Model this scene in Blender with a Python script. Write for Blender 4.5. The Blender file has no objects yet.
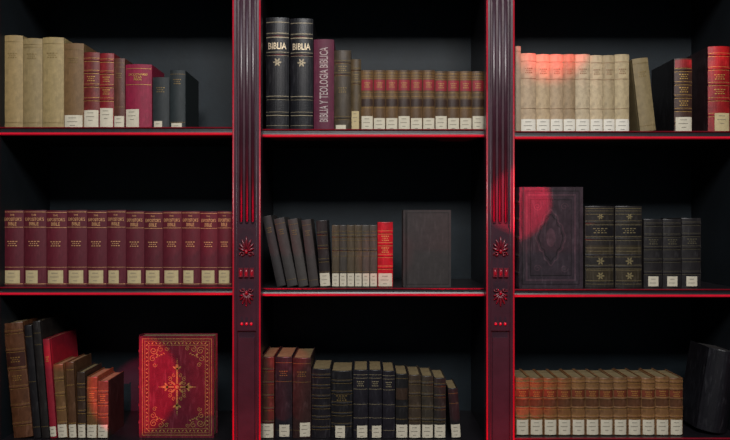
import bpy, math, random
from mathutils import Matrix, Vector
random.seed(7)
S=0.0025; D=1.8
def X(px,y=0.0): return (px-365)*S*(D+y)/D
def Z(py,y=0.0): return (220-py)*S*(D+y)/D
sc=bpy.context.scene
sc.view_settings.view_transform='Standard'
sc.view_settings.look='None'
sc.view_settings.exposure=0
col=sc.collection

# ---------------------------------------------------------------- materials
def lin(c): 
    return c/12.92 if c<=0.04045 else ((c+0.055)/1.055)**2.4
def hexc(h):
    h=h.lstrip('#'); return tuple(lin(int(h[i:i+2],16)/255) for i in (0,2,4))
_m={}
def mat(h,rough=0.55,kind='leather',metal=0.0,var=0.35,spec=0.35,glow=0.0):
    key=(h,rough,kind,metal,var,spec,glow)
    if key in _m: return _m[key]
    m=bpy.data.materials.new(kind+'_'+h.strip('#')); m.use_nodes=True
    nt=m.node_tree; b=nt.nodes['Principled BSDF']
    c=hexc(h)
    b.inputs['Roughness'].default_value=rough
    b.inputs['Metallic'].default_value=metal
    b.inputs['Specular IOR Level'].default_value=spec
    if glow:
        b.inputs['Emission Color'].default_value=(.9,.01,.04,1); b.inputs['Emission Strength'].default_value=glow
    tc=nt.nodes.new('ShaderNodeTexCoord')
    n=nt.nodes.new('ShaderNodeTexNoise')
    n.inputs['Scale'].default_value={'leather':45,'cloth':60,'paint':14,'paper':60,'gold':160,'ink':10}[kind]
    n.inputs['Detail'].default_value=5; n.inputs['Roughness'].default_value=0.65
    nt.links.new(tc.outputs['Object'],n.inputs['Vector'])
    r=nt.nodes.new('ShaderNodeValToRGB')
    r.color_ramp.elements[0].position=0.3; r.color_ramp.elements[1].position=0.72
    r.color_ramp.elements[0].color=tuple(x*(1-var) for x in c)+(1,)
    r.color_ramp.elements[1].color=tuple(min(1,x*(1+var)+0.004*var) for x in c)+(1,)
    nt.links.new(n.outputs['Fac'],r.inputs['Fac'])
    out=r.outputs['Color']
    if kind in('leather','cloth'):
        mp=nt.nodes.new('ShaderNodeMapping'); mp.inputs['Scale'].default_value=(150,150,30)
        nt.links.new(tc.outputs['Object'],mp.inputs['Vector'])
        n3=nt.nodes.new('ShaderNodeTexNoise'); n3.inputs['Scale'].default_value=1.0; n3.inputs['Detail'].default_value=6
        nt.links.new(mp.outputs['Vector'],n3.inputs['Vector'])
        mr=nt.nodes.new('ShaderNodeMapRange'); mr.inputs[1].default_value=.54; mr.inputs[2].default_value=.74
        mr.inputs[3].default_value=0; mr.inputs[4].default_value=.42 if kind=='leather' else .2
        nt.links.new(n3.outputs['Fac'],mr.inputs[0])
        mx=nt.nodes.new('ShaderNodeMix'); mx.data_type='RGBA'
        nt.links.new(mr.outputs[0],mx.inputs[0]); nt.links.new(out,mx.inputs[6])
        mx.inputs[7].default_value=tuple(min(1,x*2.2+.03) for x in c)+(1,)
        out=mx.outputs[2]
    nt.links.new(out,b.inputs['Base Color'])
    if kind in('leather','cloth','paint'):
        n2=nt.nodes.new('ShaderNodeTexNoise')
        n2.inputs['Scale'].default_value={'leather':420,'cloth':800,'paint':90}[kind]
        nt.links.new(tc.outputs['Object'],n2.inputs['Vector'])
        bp=nt.nodes.new('ShaderNodeBump'); bp.inputs['Strength'].default_value=0.25
        bp.inputs['Distance'].default_value=0.001
        nt.links.new(n2.outputs['Fac'],bp.inputs['Height'])
        nt.links.new(bp.outputs['Normal'],b.inputs['Normal'])
    _m[key]=m; return m
def gold(h='#b08a48'): return mat(h,0.4,'gold',0.35,0.35)
PAGES=mat('#6a5b3e',0.9,'paper',var=0.25)
PAGED=mat('#1e1b1b',0.9,'paper',var=0.25)
STICK=mat('#b9b09c',0.8,'paper',var=0.12)
STICKY=mat('#ac9b74',0.8,'paper',var=0.15)
INK=mat('#6a645a',0.9,'ink',var=0.1)
GOLD=gold(); DIM=gold('#75613a')

# ---------------------------------------------------------------- mesh builder
class MB:
    def __init__(s): s.v=[];s.f=[];s.m=[];s.mats=[];s.sm=[]
    def mi(s,m):
        if m not in s.mats: s.mats.append(m)
        return s.mats.index(m)
    def add(s,vs,fs,m,smooth=False):
        o=len(s.v); s.v+= [tuple(p) for p in vs]; i=s.mi(m)
        for f in fs: s.f.append([o+k for k in f]); s.m.append(i); s.sm.append(smooth)
    def box(s,x0,x1,y0,y1,z0,z1,m):
        vs=[(x0,y0,z0),(x1,y0,z0),(x1,y1,z0),(x0,y1,z0),(x0,y0,z1),(x1,y0,z1),(x1,y1,z1),(x0,y1,z1)]
        s.add(vs,[(0,3,2,1),(4,5,6,7),(0,1,5,4),(1,2,6,5),(2,3,7,6),(3,0,4,7)],m)
    def ell(s,c,r,m,rot=0.0,seg=12,rings=8):
        vs=[];fs=[]
        for i in range(rings+1):
            a=math.pi*i/rings
            for j in range(seg):
                b=2*math.pi*j/seg
                x=r[0]*math.sin(a)*math.cos(b); y=r[1]*math.sin(a)*math.sin(b); z=r[2]*math.cos(a)
                x,z=x*math.cos(rot)+z*math.sin(rot),-x*math.sin(rot)+z*math.cos(rot)
                vs.append((c[0]+x,c[1]+y,c[2]+z))
        for i in range(rings):
            for j in range(seg):
                k=(j+1)%seg
                fs.append((i*seg+j,(i+1)*seg+j,(i+1)*seg+k,i*seg+k))
        s.add(vs,fs,m,True)
    def prism_z(s,prof,z0,z1,m,smooth=False):
        n=len(prof); vs=[(p[0],p[1],z0) for p in prof]+[(p[0],p[1],z1) for p in prof]
        fs=[(i,(i+1)%n,n+(i+1)%n,n+i) for i in range(n)]+[tuple(range(n))[::-1],tuple(range(n,2*n))]
        s.add(vs,fs,m,smooth)
    def prism_x(s,prof,x0,x1,m):
        n=len(prof); vs=[(x0,p[0],p[1]) for p in prof]+[(x1,p[0],p[1]) for p in prof]
        fs=[(i,(i+1)%n,n+(i+1)%n,n+i) for i in range(n)]+[tuple(range(n))[::-1],tuple(range(n,2*n))]
        s.add(vs,fs,m)
    def build(s,name,parent=None,M=None):
        me=bpy.data.meshes.new(name); me.from_pydata(s.v,[],s.f)
        for m in s.mats: me.materials.append(m)
        for p,i,k in zip(me.polygons,s.m,s.sm): p.material_index=i; p.use_smooth=k
        me.update()
        o=bpy.data.objects.new(name,me); col.objects.link(o)
        if parent: o.parent=parent
        if M is not None: o.matrix_local=M
        return o
def empty(name):
    e=bpy.data.objects.new(name,None); e.empty_display_size=0.05; col.objects.link(e); return e

_t={}
def textmesh(t):
    if t in _t: return _t[t]
    cu=bpy.data.curves.new('txt','FONT'); cu.body=t; cu.size=1; cu.align_x='CENTER'; cu.space_line=0.85; cu.resolution_u=2
    cu.offset=0.012
    o=bpy.data.objects.new('txt',cu); col.objects.link(o)
    dg=bpy.context.evaluated_depsgraph_get(); dg.update()
    me=o.evaluated_get(dg).to_mesh()
    vs=[(v.co.x,v.co.y) for v in me.vertices]; fs=[tuple(p.vertices) for p in me.polygons]
    o.evaluated_get(dg).to_mesh_clear()
    bpy.data.objects.remove(o); bpy.data.curves.remove(cu)
    xs=[p[0] for p in vs]; ys=[p[1] for p in vs]
    cx=(min(xs)+max(xs))/2; cy=(min(ys)+max(ys))/2
    vs=[(p[0]-cx,p[1]-cy) for p in vs]
    _t[t]=(vs,fs,max(xs)-min(xs),max(ys)-min(ys)); return _t[t]

# ---------------------------------------------------------------- book
def make_book(w,h,d,cover,bulge=0.12,bands=(),lines=(),labels=(),dashes=(),sticker=None,texts=(),vtext=None,
              stickmat=None,foil=None,spine=None,side=None,orn=(),bandh=0.0016,pages=None):
    foil=foil or GOLD; stickmat=stickmat or STICK
    mb=MB(); b=max(0.0015,bulge*w); t=min(0.0026,w*0.12)
    ay=lambda x: b*(2*x/w)**2
    N=10
    arc=[(-w/2+w*i/N, ay(-w/2+w*i/N)) for i in range(N+1)]
    outer=[(-w/2,d),(-w/2,b+.012),(-w/2+.0012,b+.007),(-w/2,b+.003)]+arc+[(w/2,b+.003),(w/2-.0012,b+.007),(w/2,b+.012),(w/2,d)]
    isarc=[False]*4+[True]*(N+1)+[False]*4
    inner=[]
    for (x,y),a in zip(outer,isarc):
        if a: inner.append((x*(1-2*t/w),y+t))
        else: inner.append(((1 if x>0 else -1)*(w/2-t),y))
    lv=[(0,0.0006),(0.0015,0)]
    bs=sorted(bands)
    for f in bs:
        z=f*h; lv+=[(z-.0028,0),(z-.0014,bandh),(z+.0014,bandh),(z+.0028,0)]
    lv+=[(h-.0015,0),(h,0.0006)]
    vs=[];n=len(outer)
    for k,(z,off) in enumerate(lv):
        end=(k==0 or k==len(lv)-1)
        for (x,y),a in zip(outer,isarc):
            vs.append((x, y+(0.0006 if (end and a) else (-off if a else 0)), z))
    fs=[];fsp=[]
    for k in range(len(lv)-1):
        for i in range(n-1):
            q=(k*n+i,k*n+i+1,(k+1)*n+i+1,(k+1)*n+i)
            (fsp if isarc[i] and isarc[i+1] else fs).append(q)
    mb.add(vs,fs,side or cover); mb.add(vs,fsp,spine or cover,False)
    vi=[(x,y,0) for x,y in inner]+[(x,y,h) for x,y in inner]+[(x,y,0) for x,y in outer]+[(x,y,h) for x,y in outer]
    f2=[]
    for i in range(n-1):
        f2.append((i+1,i,n+i,n+i+1)); f2.append((2*n+i,i,i+1,2*n+i+1)); f2.append((3*n+i,3*n+i+1,n+i+1,n+i))
    for i in (0,n-1): f2.append((i,2*n+i,3*n+i,n+i))
    mb.add(vi,f2,cover)
    mb.box(-w/2+t+.0001,w/2-t-.0001,b+t+.0005,d-.004,0.0022,h-.0028,pages or PAGES)
    def strip(z0,z1,m,u0=-1.0,u1=1.0,off=.0004):
        K=8; v=[]
        for i in range(K+1):
            x=(u0+(u1-u0)*i/K)*w/2
            v+=[(x,ay(x)-off,z0),(x,ay(x)-off,z1)]
        mb.add(v,[(2*i,2*i+2,2*i+3,2*i+1) for i in range(K)],m)
    for l in labels: strip(l[0]*h,l[1]*h,l[2],-.94,.94,.0005)
    for f in bs:
        for s_ in (-1,1): strip(f*h+s_*.0042-.0004,f*h+s_*.0042+.0004,foil,-.97,.97,.0004)
    for l in lines:
        th=l[1] if isinstance(l,tuple) else .0009; f=l[0] if isinstance(l,tuple) else l
        strip(f*h-th/2,f*h+th/2,foil,-.97,.97,.0007)
    for f in dashes:
        for k,ww in enumerate((.55,.38,.5)):
            z=f*h+(1-k)*.0052
            nseg=4; 
            for q in range(nseg):
                u0=-ww+2*ww*q/nseg+.03; u1=u0+2*ww/nseg-.09
                strip(z-.0011,z+.0011,foil,u0,u1,.0009)
    for f,r in orn:
        z0=f*h
        for k in range(6):
            a=k*math.pi/3
            pts=[]
            for j in range(10):
                bb=2*math.pi*j/10; ex=r*.55+r*.45*math.cos(bb); ey=r*.2*math.sin(bb)
                x=ex*math.cos(a)-ey*math.sin(a); z=ex*math.sin(a)+ey*math.cos(a)
                pts.append((x,ay(x)-.0009,z0+z))
            mb.add(pts,[tuple(range(10))],foil)
    for tx in texts:
        s_,f,wf=tx[:3]; vv,ff,tw,th=textmesh(s_); k=w*wf/tw
        if len(tx)>3: kz=tx[3]/th
        else: kz=k
        mb.add([(p[0]*k,ay(p[0]*k)-.001,f*h+p[1]*kz) for p in vv],ff,tx[4] if len(tx)>4 else foil)
    if vtext:
        s_,f,lf,m=vtext; vv,ff,tw,th=textmesh(s_); k=h*lf/tw; kx=w*.42/th
        mb.add([(-p[1]*kx,ay(p[1]*kx)-.001,f*h+p[0]*k) for p in vv],ff,m)
    if sticker:
        z0,z1,u0,u1=sticker
        strip(z0,z1,stickmat,u0,u1,.0012 if not bs else .002)
        zz=z1-.007
        for ww in (.5,.7,.35):
            if zz<z0+.004: break
            c=(u0+u1)/2; hw=(u1-u0)/2*ww
            strip(zz-.0006,zz+.0006,INK,c-hw,c+hw*.7,.0016 if not bs else .0024); zz-=.0095
    return mb,w,h,d,b

GRP=None
def put(x0,x1,top,shelf,zs,y=0.014,tilt=0,depth=None,name='book',twist=0,**kw):
    yy=y
    w=(x1-x0)*S*(D+yy)/D-.0005
    h=(Z(top,yy)-zs)
    if tilt: h=(h-abs(w*math.sin(math.radians(tilt))))/math.cos(math.radians(tilt))
    d=depth or max(.11,min(.17,h*.75))
    cover=kw.pop('cover')
    mb,*_=make_book(w,h,d,cover,**kw)
    t=math.radians(tilt)
    if tilt<0:
        lx=X(x0,yy)+w/2*math.cos(t); lz=zs+w/2*abs(math.sin(t))
    elif tilt>0:
        lx=X(x1,yy)-w/2*math.cos(t); lz=zs+w/2*abs(math.sin(t))
    else: lx=X((x0+x1)/2,yy); lz=zs
    M=Matrix.Translation((lx,yy,lz))@Matrix.Rotation(t,4,'Y')@Matrix.Rotation(math.radians(twist),4,'Z')
    return mb.build(name,GRP,M)

# ---------------------------------------------------------------- shelf heights
SH={('L',1):127,('C',1):129,('R',1):131,('L',2):287,('C',2):288,('R',2):289,('L',3):441,('C',3):441,('R',3):438}
YF=-0.006
def zs(b,r): return Z(SH[(b,r)],YF)

# ================================================================ BOOKCASE
BLACKW=mat('#0e0b0f',0.38,'paint',var=0.3,spec=0.5)
SIDE=mat('#091015',0.6,'paint',var=0.16)
BACK=mat('#0a171e',0.6,'paint',var=0.25)
PURP=mat('#321722',0.36,'paint',var=0.25,spec=0.5)
LIT_EDGE=mat('#8a0a1c',0.30,'paint',var=0.2,spec=0.5,glow=.09)  # red light on the vertical edges, put into colour and slight emission
LIT_BEAD=mat('#a80a1e',0.28,'paint',var=0.2,spec=0.6,glow=.24)  # red glow along the shelf edge, painted in and emissive
LIT_LIP=mat('#5a0a18',0.34,'paint',var=0.3,spec=0.5,glow=.04)  # fainter red light on the shelf's upper lip, painted and emissive
case=empty('bookcase')
YB=0.28
TOPZ=Z(-34); FLOOR=-1.15
bays={'L':(1,236),'C':(256,490),'R':(511,742)}
mb=MB()
mb.box(X(-12),X(756),YB,YB+.012,FLOOR,TOPZ+.05,BACK)
mb.build('back_panel',case)
for (b,r),py in SH.items():
    x0,x1=X(bays[b][0]),X(bays[b][1]); z1=Z(py,YF); th=.0195
    m=MB(); m.box(x0,x1,YF+.004,YB,z1-th,z1,BLACKW)
    m.build('shelf_board',case)
    m=MB()
    z0=z1-th
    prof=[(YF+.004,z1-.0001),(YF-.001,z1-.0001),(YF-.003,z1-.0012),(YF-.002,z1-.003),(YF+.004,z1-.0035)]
    m.prism_x(prof,x0,x1,LIT_LIP)
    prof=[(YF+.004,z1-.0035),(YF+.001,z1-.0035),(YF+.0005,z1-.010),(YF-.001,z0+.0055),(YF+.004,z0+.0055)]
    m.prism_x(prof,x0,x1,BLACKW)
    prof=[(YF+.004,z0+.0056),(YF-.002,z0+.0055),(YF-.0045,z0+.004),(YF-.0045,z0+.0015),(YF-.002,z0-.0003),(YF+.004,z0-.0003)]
    m.prism_x(prof,x0,x1,LIT_BEAD)
    m.build('shelf_moulding',case)
m=MB(); m.box(X(-12),X(756),YF,YB,TOPZ,TOPZ+.03,BLACKW)
m.box(X(-14),X(758),-.05,YB+.012,TOPZ+.03,TOPZ+.055,BLACKW)
m.box(X(-14),X(758),-.07,YB+.012,TOPZ+.055,TOPZ+.085,PURP)
m.build('cornice',case)
m=MB(); m.box(X(-10),X(754),YF+.004,YB,FLOOR,zs('L',3)-.03,BLACKW)
for a,c in ((14,222),(270,476),(525,730)):
    m.box(X(a),X(c),YF-.002,YF+.006,FLOOR+.12,zs('L',3)-.10,PURP)
    m.box(X(a+10),X(c-10),YF-.006,YF-.001,FLOOR+.15,zs('L',3)-.13,BLACKW)
m.box(X(-14),X(758),-.05,YB,FLOOR,FLOOR+.09,PURP)
m.build('base_cabinet',case)
m=MB(); m.box(X(-12),X(1),YF-.004,YB,FLOOR,TOPZ,SIDE); m.box(X(-2),X(1.5),YF-.009,YF-.003,FLOOR,TOPZ,LIT_EDGE); m.build('side_panel_left',case)
m=MB(); m.box(X(742),X(756),YF-.004,YB,FLOOR,TOPZ,SIDE); m.box(X(741.5),X(745),YF-.009,YF-.003,FLOOR,TOPZ,LIT_EDGE); m.build('side_panel_right',case)
def halfcyl(m,cx,y,r,z0,z1,mt,dep=1.0,n=8):
    prof=[(cx-r*math.cos(math.pi*i/n),y-r*dep*math.sin(math.pi*i/n)) for i in range(n+1)]
    m.prism_z(prof,z0,z1,mt,True)
def palmette(m,cx,cz,y,R,mt,up=1,mt2=None):
    # shell of fanned leaves rising from a pair of scrolls
    for a in (-78,-52,-26,0,26,52,78):
        a=math.radians(a); L=R*(1.30-0.34*abs(a))
        px_=cx+math.sin(a)*L*.50; pz_=cz+up*(math.cos(a)*L*.60-.25*R)
        m.ell((px_,y,pz_),(R*.13,R*.22,L*.46),mt,rot=a*.9 if up>0 else math.pi-a*.9,seg=10,rings=7)
    m.ell((cx,y,cz-up*R*.34),(R*.17,R*.30,R*.22),mt2 or mt)
    for s_ in(-1,1):
        for k in range(12):
            t_=k/11*1.7*math.pi; rr=R*(.34-.022*k)
            m.ell((cx+s_*(R*.40+rr*math.cos(t_)*.8),y,cz-up*(R*.62)+rr*.7*math.sin(t_)*up),(R*.085,R*.16,R*.085),mt,seg=6,rings=5)
CR=mat('#5e1421',0.3,'paint',var=.3,spec=.6)
CRR=mat('#8a1022',0.3,'paint',var=.3,spec=.6)
for a,c in ((232,260.5),(486.5,515)):
    yp=-.048
    x0,x1=X(a,yp),X(c,yp); cx=(x0+x1)/2; W=x1-x0
    m=MB(); m.box(cx-.024,cx+.024,YF-.004,YB,FLOOR,TOPZ,BLACKW); m.build('divider_panel',case)
    m=MB()
    yb=yp+.010
    m.box(x0+.003,x1-.003,yb,YF-.003,FLOOR,TOPZ+.03,PURP)
    for s_,xx in((1,x0),(-1,x1)):
        xa,xb=sorted((xx,xx+s_*.012))
        m.box(xa,xb,yp+.004,YF-.004,FLOOR,TOPZ+.03,PURP)
        halfcyl(m,xx+s_*.0022,yp+.0045,.0022,FLOOR,TOPZ+.03,LIT_EDGE)
        halfcyl(m,xx+s_*.0108,yp+.0045,.0012,FLOOR,TOPZ+.03,PURP)
    ztop=TOPZ+.03; zr=Z(222,yp)
    for q in(-1,0,1):
        halfcyl(m,cx+q*.0142,yb,.0045,zr,ztop,PURP,.5)
        m.ell((cx+q*.0142,yb,zr),(.0045,.0023,.005),PURP)
    m.box(x0+.0115,x1-.0115,yp+.005,yb+.002,Z(331,yp),Z(228,yp),PURP)
    palmette(m,cx,Z(248,yp),yp+.003,.025,CR,1,CRR)
    for q in(-1,0,1):
        m.box(cx+q*.0135-.005,cx+q*.0135+.005,yp-.001,yp+.006,Z(277,yp),Z(268,yp),CR)
        m.ell((cx+q*.0135,yp-.0005,Z(272.5,yp)),(.0036,.003,.0075),CRR)
    palmette(m,cx,Z(296,yp),yp+.003,.023,CR,-1,CRR)
    for q in(-1,0,1):
        m.ell((cx+q*.0115,yp+.004,Z(324,yp)),(.0036,.004,.0036),LIT_BEAD)
    zb=FLOOR+.1
    m.box(x0+.016,x1-.016,yp+.006,yb+.002,zb,Z(338,yp),PURP)
    m.box(x0-.008,x1+.008,yp-.012,YF-.003,FLOOR,zb,PURP)
    m.box(x0-.008,x1+.008,yp-.012,YF-.003,TOPZ-.01,TOPZ+.03,PURP)
    m.build('pilaster',case)

m=MB(); m.box(-3,3,YB+.012,YB+.10,FLOOR,1.6,mat('#2a2c30',.8,'paint',var=.1)); m.build('wall_back')
m=MB(); m.box(-3,3,-4,YB+.10,FLOOR-.05,FLOOR,mat('#2b211b',.5,'paint',var=.3)); m.build('floor')

# ================================================================ BOOKS
def st(w0=2,h=15,u0=-.9,u1=.9): return (w0*S,(w0+h)*S,u0,u1)
def L(h,**k): return mat(h,k.get('r',.42),'leather',var=k.get('v',.35))
def C(h,**k): return mat(h,k.get('r',.6),'cloth',var=k.get('v',.2))

# --- top left
GRP=empty('antique_book_row'); z=zs('L',1)
put(3,22,35,0,z,cover=C('#86714a'),dashes=(.78,),lines=(.93,.06),foil=DIM)
put(22,41.5,38,0,z,cover=C('#7e6c49'),dashes=(.8,),lines=(.93,.9,.06),foil=DIM)
put(41.5,63,37,0,z,cover=C('#89764f'),dashes=(.8,),lines=(.93,.06),foil=DIM)
put(63,83,43,0,z,cover=C('#664c2e'),dashes=(.8,),lines=(.93,.06),foil=DIM,sticker=st(0,13))
put(83,99,52,0,z,cover=L('#5e1e1b'),bands=(.2,.38,.56,.74,.9),dashes=(.65,),sticker=st(1,17))
put(99,113.5,53,0,z,cover=L('#70161b'),bands=(.2,.38,.56,.74,.9),dashes=(.65,.48),sticker=st(1,19))
put(113.5,124.5,58,0,z,cover=L('#4f2b20'),dashes=(.75,),lines=(.93,.87,.3),sticker=st(1,11),foil=DIM)
put(124.5,151,64,0,z,cover=C('#780e2e'),texts=(('DICCIONARIO\nDE LA\nBIBLIA',.80,.72),),lines=((.93,.001),(.68,.001)),sticker=st(1,18,-.95,.1))
put(152,169,77,0,z,cover=C('#1e2223'),dashes=(.75,),foil=DIM,sticker=st(0,7,-.8,.2))
put(169.5,185,70,0,z,cover=C('#1a2122'),depth=.15,dashes=(.8,),lines=(.93,.1),foil=DIM,sticker=st(0,5,-.8,.6))

# --- top centre
GRP=empty('antique_book_row'); z=zs('C',1)
for a,b,t in((265.5,289,17),(290,313,18)):
    put(a,b,t,0,z,depth=.17,cover=L('#0d0c10',r=.35,v=.2),texts=(('BIBLIA',.745,.78,.0165,gold('#c9b89a')),),
        lines=((.955,.0015),(.86,.001),(.82,.0018),(.69,.0015),(.30,.0018),(.16,.001),(.13,.0018),(.04,.001)),orn=((.60,.011),),foil=gold('#857a64'),bands=(.84,.675,.285,.145))
put(313.5,334,39,0,z,depth=.14,cover=C('#4d1029'),vtext=('BIBLIA Y TEOLOGIA BIBLICA',.5,.82,mat('#a08f8c',.7,'paper',var=.1)))
put(334,351,50,0,z,cover=L('#352a1c'),bands=(.15,.85,.7),dashes=(.77,.5),foil=DIM,sticker=st(1,4,-.8,.4))
put(351,361,59,0,z,cover=L('#42331c'),bands=(.12,.85,.66),dashes=(.75,),foil=DIM,sticker=st(0,19,-.9,.6),stickmat=STICKY)
n=10
for i in range(n):
    a=361+i*12.35
    put(a,a+12.3,70 if i<6 else 71,0,z,cover=L(random.choice(['#4f3820','#553d22','#483420'])),
        labels=((.66,.84,mat('#7a1420',.5,'leather',var=.3)),(.40,.52,L('#2c1a10'))),lines=(.95,.9,.86,.63,.56,.37),dashes=(.75,),foil=gold('#96763c'),
        sticker=st(0,12 if i%3 else 14,-.92,.92))

# --- top right
GRP=empty('antique_book_row'); z=zs('R',1)
put(515.5,521,46,0,z,cover=C('#8d7c66'),lines=(.94,),foil=DIM)
xs=[521,536.5,550.5,563.5,576,590.5,603.5,615.5,630]
tt=[53,54,54,54,54,55,55,54]
cc=['#a38d72','#a68f70','#9e876b','#8a7458','#a8967a','#ad997a','#958364','#a08e6d']
for i in range(8):
    put(xs[i],xs[i+1],tt[i],0,z,cover=C(cc[i],v=.28),bulge=.16,dashes=(.78,),lines=(.9,.68,.3),foil=gold('#7d5c40'),
        sticker=st(1,12,-.94,.94),stickmat=mat('#cfc8ba',.8,'paper',var=.08))
put(641,657,57,0,z,tilt=-6.5,cover=C('#756546'),dashes=(.78,),foil=DIM,lines=(.93,.08))
put(675,693,58,0,z,depth=.15,cover=L('#3a241b'),side=L('#0e0c0e'),bands=(.12,.30,.48,.66,.84),dashes=(.75,.57,.39),labels=((.87,.98,L('#7a1a1c')),),sticker=st(1,14))
put(709,731,46,0,z,depth=.17,cover=L('#7d1214'),side=L('#221214'),bands=(.2,.38,.56,.74,.9),dashes=(.64,.47),sticker=st(1,18,-.5,.9),stickmat=STICKY)

# --- middle left : matched set
GRP=empty('commentary_volume_set'); z=zs('L',2)
e=[2,22.5,45,66,86,106,125,143.5,162,181,199.5,217,231.5]
for i in range(12):
    h=random.choice(['#4e0e1c','#540f1e','#4a0d1a'])
    put(e[i],e[i+1],210+(0 if i<6 else 1)+random.choice((0,.5)),0,z,cover=C(h,v=.15),bulge=.14,
        texts=(("THE",.935,.22),("EXPOSITOR'S",.88,.84,.0085),("BIBLE",.82,.42,.0085)),lines=((.975,.0012),(.775,.0012),(.25,.001),(.03,.0012)),dashes=(.56,),foil=gold('#c89868'),
        sticker=st(3,13,-.78,.35 if i%4==1 else .7),stickmat=STICKY)
# --- middle centre
GRP=empty('leaning_book_row'); z=zs('C',2)
put(277,286,215,0,z,tilt=-12,cover=C('#272323'),dashes=(.8,),foil=DIM)
put(287.5,298,217,0,z,tilt=-11.5,cover=C('#322e2c'),lines=(.92,.1),dashes=(.8,),foil=DIM)
put(298.8,308.5,218,0,z,tilt=-9.5,cover=C('#383330'),lines=(.92,.1),dashes=(.8,),foil=DIM)
put(309.5,319,219,0,z,tilt=-7,cover=C('#332c2a'),lines=(.92,.1),dashes=(.8,),foil=DIM)
put(320,331,220,0,z,tilt=-3.5,cover=L('#231c1b'),bands=(.2,.4,.6,.8),foil=DIM,sticker=st(1,13))
a=331.8
for i in range(6):
    put(a,a+7.5,225,0,z,cover=L(random.choice(['#443e37','#3b352f','#473c2e'])),lines=(.9,.75,.5,.25),bands=(.82,.6),foil=DIM,sticker=st(1,13,-.9,.9)); a+=7.6
put(377.6,393,222,0,z,cover=L('#a30e1c'),bands=(.3,.48,.66,.84),dashes=(.75,.57),sticker=st(1,13),foil=gold('#c9965a'))
def facing(name,x0,x1,top,zsh,y,thick,cover,deco=None,lean=0,yaw=0,**kw):
    yy=y
    d=(x1-x0)*S*(D+yy)/D; h=(Z(top,yy)-zsh)/math.cos(math.radians(lean))
    mb,w,h,d,b=make_book(thick,h,d,cover,**kw)
    if deco: deco(mb,w,h,d)
    M=(Matrix.Translation((X(x0,yy),yy,zsh))@Matrix.Rotation(math.radians(yaw),4,'Z')@Matrix.Rotation(math.radians(-lean),4,'X')
       @Matrix.Rotation(-math.pi/2,4,'Z')@Matrix.Translation((-w/2,0,0)))
    e_=empty(name); mb.build('bound_volume',e_,M); return e_
class Cov:
    def __init__(s,mb,w,off): s.mb=mb; s.x=w/2+off
    def poly(s,pts,m): s.mb.add([(s.x,p[0],p[1]) for p in pts],[tuple(range(len(pts)))],m)
    def line(s,pts,wd,m,closed=False):
        n=len(pts); v=[];
        for i in range(n):
            a=pts[(i-1)%n] if (closed or i>0) else pts[i]; b=pts[(i+1)%n] if (closed or i<n-1) else pts[i]
            dx,dy=b[0]-a[0],b[1]-a[1]; l=math.hypot(dx,dy) or 1
            nx,ny=-dy/l*wd/2,dx/l*wd/2
            v+=[(s.x,pts[i][0]+nx,pts[i][1]+ny),(s.x,pts[i][0]-nx,pts[i][1]-ny)]
        f=[(2*i,2*i+1,2*((i+1)%n)+1,2*((i+1)%n)) for i in range(n if closed else n-1)]
        s.mb.add(v,f,m)
    def rect(s,a,b,c,d,wd,m):
        h=wd/2
        for (p,q,r_,t_) in ((a-h,b+h,c-h,c+h),(a-h,b+h,d-h,d+h),(a-h,a+h,c+h,d-h),(b-h,b+h,c+h,d-h)):
            s.poly([(p,r_),(q,r_),(q,t_),(p,t_)],m)
    def disc(s,c,r,m,ry=None,rot=0,n=14):
        ry=ry or r; P=[]
        for i in range(n):
            t=2*math.pi*i/n; x=r*math.cos(t); y=ry*math.sin(t)
            P.append((c[0]+x*math.cos(rot)-y*math.sin(rot),c[1]+x*math.sin(rot)+y*math.cos(rot)))
        s.poly(P,m)
    def spiral(s,c,r,a0,turns,wd,m,sg=1):
        P=[]
        for i in range(22):
            t=i/21; rr=r*(1-.82*t); a=a0+sg*turns*2*math.pi*t
            P.append((c[0]+rr*math.cos(a),c[1]+rr*math.sin(a)))
        s.line(P,wd,m)
EMB=L('#120c0f'); EMB2=L('#3d2c33')
def deco_big(mb,w,h,d):
    c=Cov(mb,w,.0004)
    c.rect(.014,d-.010,.010,h-.010,.0018,EMB); c.rect(.024,d-.020,.020,h-.020,.0045,EMB2)
    c.rect(.034,d-.030,.032,h-.032,.0016,EMB)
    cy,cz=(d+.004)/2,h/2
    P=[]
    for i in range(60):
        t=2*math.pi*i/60; r=1+.10*math.cos(4*t)+.05*math.cos(12*t)
        P.append((cy+.033*r*math.cos(t),cz+.062*r*math.sin(t)))
    c.line(P,.0035,EMB2,True)
    c.line([(cy+(p[0]-cy)*.82,cz+(p[1]-cz)*.84) for p in P],.0016,EMB,True)
    c.disc((cy,cz),.012,EMB2,.024)
    for sy in(-1,1):
        for sz in(-1,1):
            c.spiral((cy+sy*.034,cz+sz*.078),.010,0,1.4,.002,EMB2,sy*sz)
facing('large_embossed_bible',517,583,187,zs('R',2),.018,.05,L('#2b2127',r=.4),deco_big,bands=(.15,.32,.5,.68,.85),foil=DIM)
def deco_plain(mb,w,h,d):
    c=Cov(mb,w,.0004); c.rect(.012,d-.007,.007,h-.007,.0012,L('#191413'))
    c.line([(.010,.001),(.010,h-.001)],.0012,L('#191413'))
facing('dark_hardcover_book',402,451,210,zs('C',2),.018,.028,C('#2a2423'),deco_plain)

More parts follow.
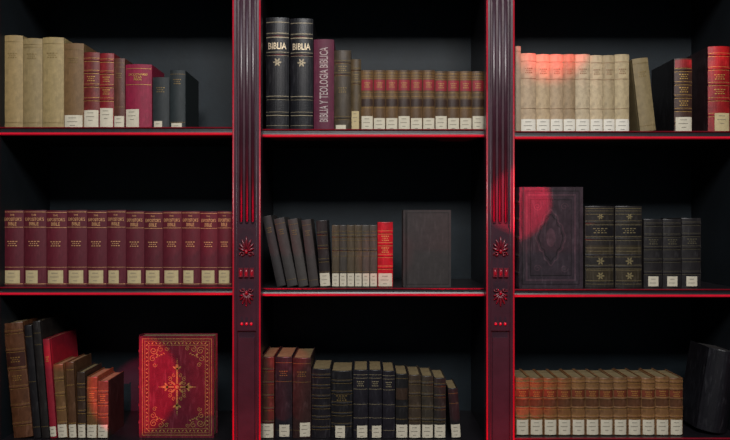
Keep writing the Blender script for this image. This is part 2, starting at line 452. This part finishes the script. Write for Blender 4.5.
# --- middle right row
GRP=empty('antique_book_row'); z=zs('R',2)
for a,b in((586,615),(616,643)):
    put(a,b,206,0,z,cover=L('#211c19'),labels=((.08,.24,L('#2e2619')),(.62,.78,L('#141011')),(.42,.52,L('#2e2619'))),bands=(.26,.40,.6,.8),
        lines=(.05,.09,.22,.45,.49,.63,.77,.9,.94,.97),dashes=(.7,),orn=((.33,.010),(.87,.008),(.15,.01)),foil=gold('#7d7050'),bandh=.001)
for a,b,t in((644.5,663,219),(663.5,682,219),(682.5,702,218)):
    put(a,b,t,0,z,cover=L('#1b1717'),bands=(.22,.40,.58,.76,.92),dashes=(.67,),foil=gold('#5d5642'),sticker=st(2,10,-.6,.5))

# --- bottom left
GRP=empty('leaning_book_row'); z=zs('L',3)
put(13,32.5,322,0,z,tilt=-5.4,cover=L('#4c2d1a'),bands=(.12,.28,.44,.6,.76,.92),dashes=(.68,.52),labels=((.62,.74,L('#331810')),),foil=gold('#8c6a38'),depth=.16)
put(33.5,41,325,0,z,tilt=-5.0,cover=L('#151213'),depth=.16,lines=(.9,.5,.1),foil=DIM)
put(42,49.5,321,0,z,tilt=-4.8,cover=L('#1c1816'),depth=.15,lines=(.9,.8,.1),foil=DIM)
put(50.3,57,339,0,z,tilt=-4.5,cover=C('#7a0e20'),depth=.17,dashes=(.8,),sticker=st(2,10))
put(58,68,364,0,z,tilt=-4.2,cover=L('#5f4328'),bands=(.2,.4,.6,.8),depth=.12,sticker=st(1,13),foil=GOLD)
put(69,77,362,0,z,tilt=-2.8,cover=L('#4a301d'),depth=.12,lines=(.9,.7,.2),sticker=st(1,13))
put(78,86,372,0,z,tilt=-1.2,cover=L('#33241b'),depth=.12,bands=(.2,.4,.6,.8),sticker=st(1,13))
put(86.5,97,377,0,z,cover=L('#5c4024'),depth=.12,bands=(.2,.4,.6,.8),dashes=(.7,),sticker=st(1,13))
put(97.3,108,381,0,z,cover=L('#4d3726'),depth=.12,bands=(.2,.4,.6,.8),side=L('#231b16'),dashes=(.7,),sticker=st(1,13))

G2=gold('#a07e48')
def deco_bible(mb,w,h,d):
    c=Cov(mb,w,.0005); y0,y1,z0,z1=.014,d-.006,.007,h-.007
    c.rect(y0,y1,z0,z1,.0014,G2); c.rect(y0+.006,y1-.006,z0+.006,z1-.006,.0010,G2); c.rect(y0+.016,y1-.016,z0+.016,z1-.016,.0010,G2)
    n1=16
    for k in range(n1):
        t=y0+.011+(y1-y0-.022)*(k+.5)/n1
        for zz in(z0+.011,z1-.011): c.disc((t,zz),.0032,G2,.0015,rot=.8 if k%2 else -.8,n=8)
    n2=22
    for k in range(n2):
        t=z0+.011+(z1-z0-.022)*(k+.5)/n2
        for yy in(y0+.011,y1-.011): c.disc((yy,t),.0032,G2,.0015,rot=.8 if k%2 else -.8,n=8)
    cy,cz=(y0+y1)/2,(z0+z1)/2
    for sy in(-1,1):
        for sz in(-1,1):
            ky,kz=(y1 if sy>0 else y0)-sy*.028,(z1 if sz>0 else z0)-sz*.030
            c.spiral((ky,kz),.010,.4,1.5,.0016,G2,sy*sz)
            c.spiral((ky-sy*.018,kz+sz*.004),.008,1.4,1.3,.0013,G2,-sy*sz)
            c.spiral((ky+sy*.002,kz-sz*.020),.008,1.4,1.3,.0013,G2,-sy*sz)
            c.spiral((ky-sy*.003,kz-sz*.036),.006,.4,1.3,.0012,G2,sy*sz)
            c.spiral((ky-sy*.033,kz+sz*.005),.006,.4,1.3,.0012,G2,sy*sz)
            for q in range(4): c.disc((ky-sy*(.008+.006*q),kz-sz*(.016-.001*q)+sz*.002*q),.0034,G2,.0013,rot=sy*sz*(-.6+.4*q),n=8)
            c.disc((ky-sy*.010,kz-sz*.011),.005,G2,.002,rot=sy*sz*.8)
    A=.058; B=.034
    for (ax,az,Ln) in((0,1,A),(0,-1,A),(1,0,B),(-1,0,B)):
        ang=math.atan2(az,ax)
        c.line([(cy,cz),(cy+ax*Ln*.72,cz+az*Ln*.72)],.0042,G2)
        tip=(cy+ax*Ln*.86,cz+az*Ln*.86)
        c.disc(tip,.009,G2,.0036,rot=ang)
        for s_ in(-1,1):
            a2=ang+s_*1.0; c.disc((tip[0]-ax*.005+math.cos(a2)*.006,tip[1]-az*.005+math.sin(a2)*.006),.0065,G2,.0024,rot=a2)
            px_,pz_=-az*s_,ax*s_
            c.spiral((cy+ax*Ln*.5+px_*.008,cz+az*Ln*.5+pz_*.008),.005,ang,1.2,.0012,G2,s_)
        for k in range(3): c.disc((cy+ax*(Ln+.005+.004*k),cz+az*(Ln+.005+.004*k)),.0018-.0004*k,G2,n=8)
    for s1 in(-1,1):
        for s2 in(-1,1):
            a=math.atan2(s2,s1); c.disc((cy+s1*.009,cz+s2*.009),.008,G2,.0025,rot=a)
            c.spiral((cy+s1*.018,cz+s2*.020),.006,a,1.3,.0012,G2,s1*s2)
    c.x+=.0002; c.disc((cy,cz),.008,L('#6a1420')); 
    c.x+=.0003; c.disc((cy,cz),.0045,G2)
facing('gilt_red_bible',137,214,336,zs('L',3),.020,.045,L('#541421',r=.38,v=.25),deco_bible,bands=(.15,.32,.5,.68,.85),foil=G2)

# --- bottom centre
GRP=empty('antique_book_row'); z=zs('C',3)
B5=(.2,.36,.52,.68,.84)
put(261.5,274,357,0,z,cover=L('#3e211b'),bands=B5,foil=DIM,sticker=st(1,14))
put(275,292,357,0,z,cover=L('#1a171c'),lines=(.93,.7,.1),dashes=(.8,),foil=DIM,sticker=st(2,12,-.5,.7))
put(292.5,311,358,0,z,cover=L('#2c1a18'),lines=(.93,.7,.1),dashes=(.8,),foil=DIM,sticker=st(2,14,-.2,.9))
put(311.5,330.5,369,0,z,cover=L('#161216'),bands=(.15,.3,.45,.6,.75,.9),foil=DIM)
put(331,352.5,371,0,z,cover=L('#131113'),bands=B5,dashes=(.6,),foil=DIM,sticker=st(1,12,-.6,.3))
for a,b,t in((353.3,368,370),(368.6,382,370),(382.6,395,371)):
    put(a,b,t,0,z,cover=L('#18151b'),lines=(.93,.88,.72,.5,.3,.12),dashes=(.8,),foil=gold('#8f8266'),sticker=st(1,12,-.5,.9) if a<380 else None)
put(395.7,408,374,0,z,cover=L('#171515'),labels=((.6,.78,L('#2f2117')),),lines=(.93,.5,.3,.12),foil=DIM,sticker=st(1,13))
put(408.6,421,375,0,z,cover=L('#362b21'),bands=(.3,.5,.7,.88),foil=DIM,sticker=st(1,13))
put(421.6,433.5,376,0,z,cover=L('#302a22'),bands=(.3,.5,.7,.88),foil=DIM,sticker=st(1,13))
put(434,446,378,0,z,cover=L('#231f1c'),bands=(.3,.5,.7,.88),foil=DIM,sticker=st(1,13))
put(451.5,461.5,388,0,z,tilt=-4,cover=L('#1b1718'),lines=(.9,.7,.2),foil=DIM,sticker=st(1,13))

# --- bottom right
GRP=empty('leather_volume_set'); z=zs('R',3)
n=12; a=515.8; wd=(684-515.8)/n
for i in range(n):
    h=random.choice(['#6b4729','#704e30','#634226','#6a4b30'])
    put(a,a+wd-.3,377+random.choice((0,.6,1)),0,z,cover=L(h,v=.4),bulge=.16,bands=(.16,.32,.48,.64,.80,.92),
        labels=((.66,.78,L('#642e1c')),(.50,.62,L('#4b2d1a'))),dashes=(.72,),foil=gold('#a98040'),sticker=st(1,15,-.85,.85)); a+=wd
GRP=empty('dark_leaning_book')
put(700,731,349,0,z,tilt=9,depth=.13,cover=L('#121014',r=.4,v=.2),bulge=.3,name='bound_volume',lines=(.93,.07),foil=L('#1d1a1e'),pages=PAGED)

# ================================================================ LIGHTS
def area(name,loc,target,sx,sy,power,color):
    l=bpy.data.lights.new(name,'AREA'); l.shape='RECTANGLE'; l.size=sx; l.size_y=sy; l.energy=power; l.color=color
    o=bpy.data.objects.new(name,l); col.objects.link(o); o.location=loc
    o.rotation_euler=(Vector(target)-Vector(loc)).to_track_quat('-Z','Y').to_euler(); return o
def spot(name,target,r,power,off=(.25,-1.5,.7),blend=.5,color=(1,.0,.03),size=.01):
    l=bpy.data.lights.new(name,'SPOT'); l.energy=power; l.color=color; l.shadow_soft_size=size; l.spot_blend=blend
    o=bpy.data.objects.new(name,l); col.objects.link(o)
    loc=Vector(target)+Vector(off); o.location=loc; l.spot_size=2*math.atan(r/Vector(off).length)
    o.rotation_euler=(Vector(target)-loc).to_track_quat('-Z','Y').to_euler(); return o
area('added_front_key',(0.1,-2.6,1.9),(0,0,-.1),1.4,.6,108,(1,.97,.95))  # soft key added to light the book fronts; source unseen
area('added_top_fill',(0,-1.2,2.0),(0,0,0),2.0,.6,12,(.75,.9,1))  # weak fill added to light from above; source unseen
t=lambda px,py,y=.014:(X(px),y,Z(py,y))
spot('added_red_spot',t(556,36),46*S,330,blend=.9)  # unseen red spots, added to lay red spill on chosen books
spot('added_red_spot',t(132,384),46*S,230,blend=.1,color=(1,.0,.09))
spot('added_red_spot',t(514,205),36*S,300,off=(.75,-1.4,.42),blend=.12,color=(1,.0,.06))
spot('added_red_spot',t(288,350),24*S,120,blend=.5)
spot('added_red_spot',t(385,254),32*S,30,blend=.6)
spot('added_red_spot',t(712,50),30*S,90,blend=.8)
spot('added_red_spot',t(57,352),17*S,90,blend=.5)
for px in(246,500):
    spot('added_red_uplight',(X(px),-.05,-.42),.20,42,off=(0,-.22,-.65),blend=1,size=.02)  # added, unseen: reddens the lower pilasters from below
w=bpy.data.worlds.new('World'); sc.world=w; w.use_nodes=True
w.node_tree.nodes['Background'].inputs[0].default_value=(.4,.6,.75,1)
w.node_tree.nodes['Background'].inputs[1].default_value=.11

cam=bpy.data.cameras.new('Camera'); co=bpy.data.objects.new('Camera',cam); col.objects.link(co)
co.location=(0,-D,0); co.rotation_euler=(math.pi/2,0,0); cam.sensor_width=36; cam.lens=(D/S)*36/730
cam.clip_start=.01; sc.camera=co
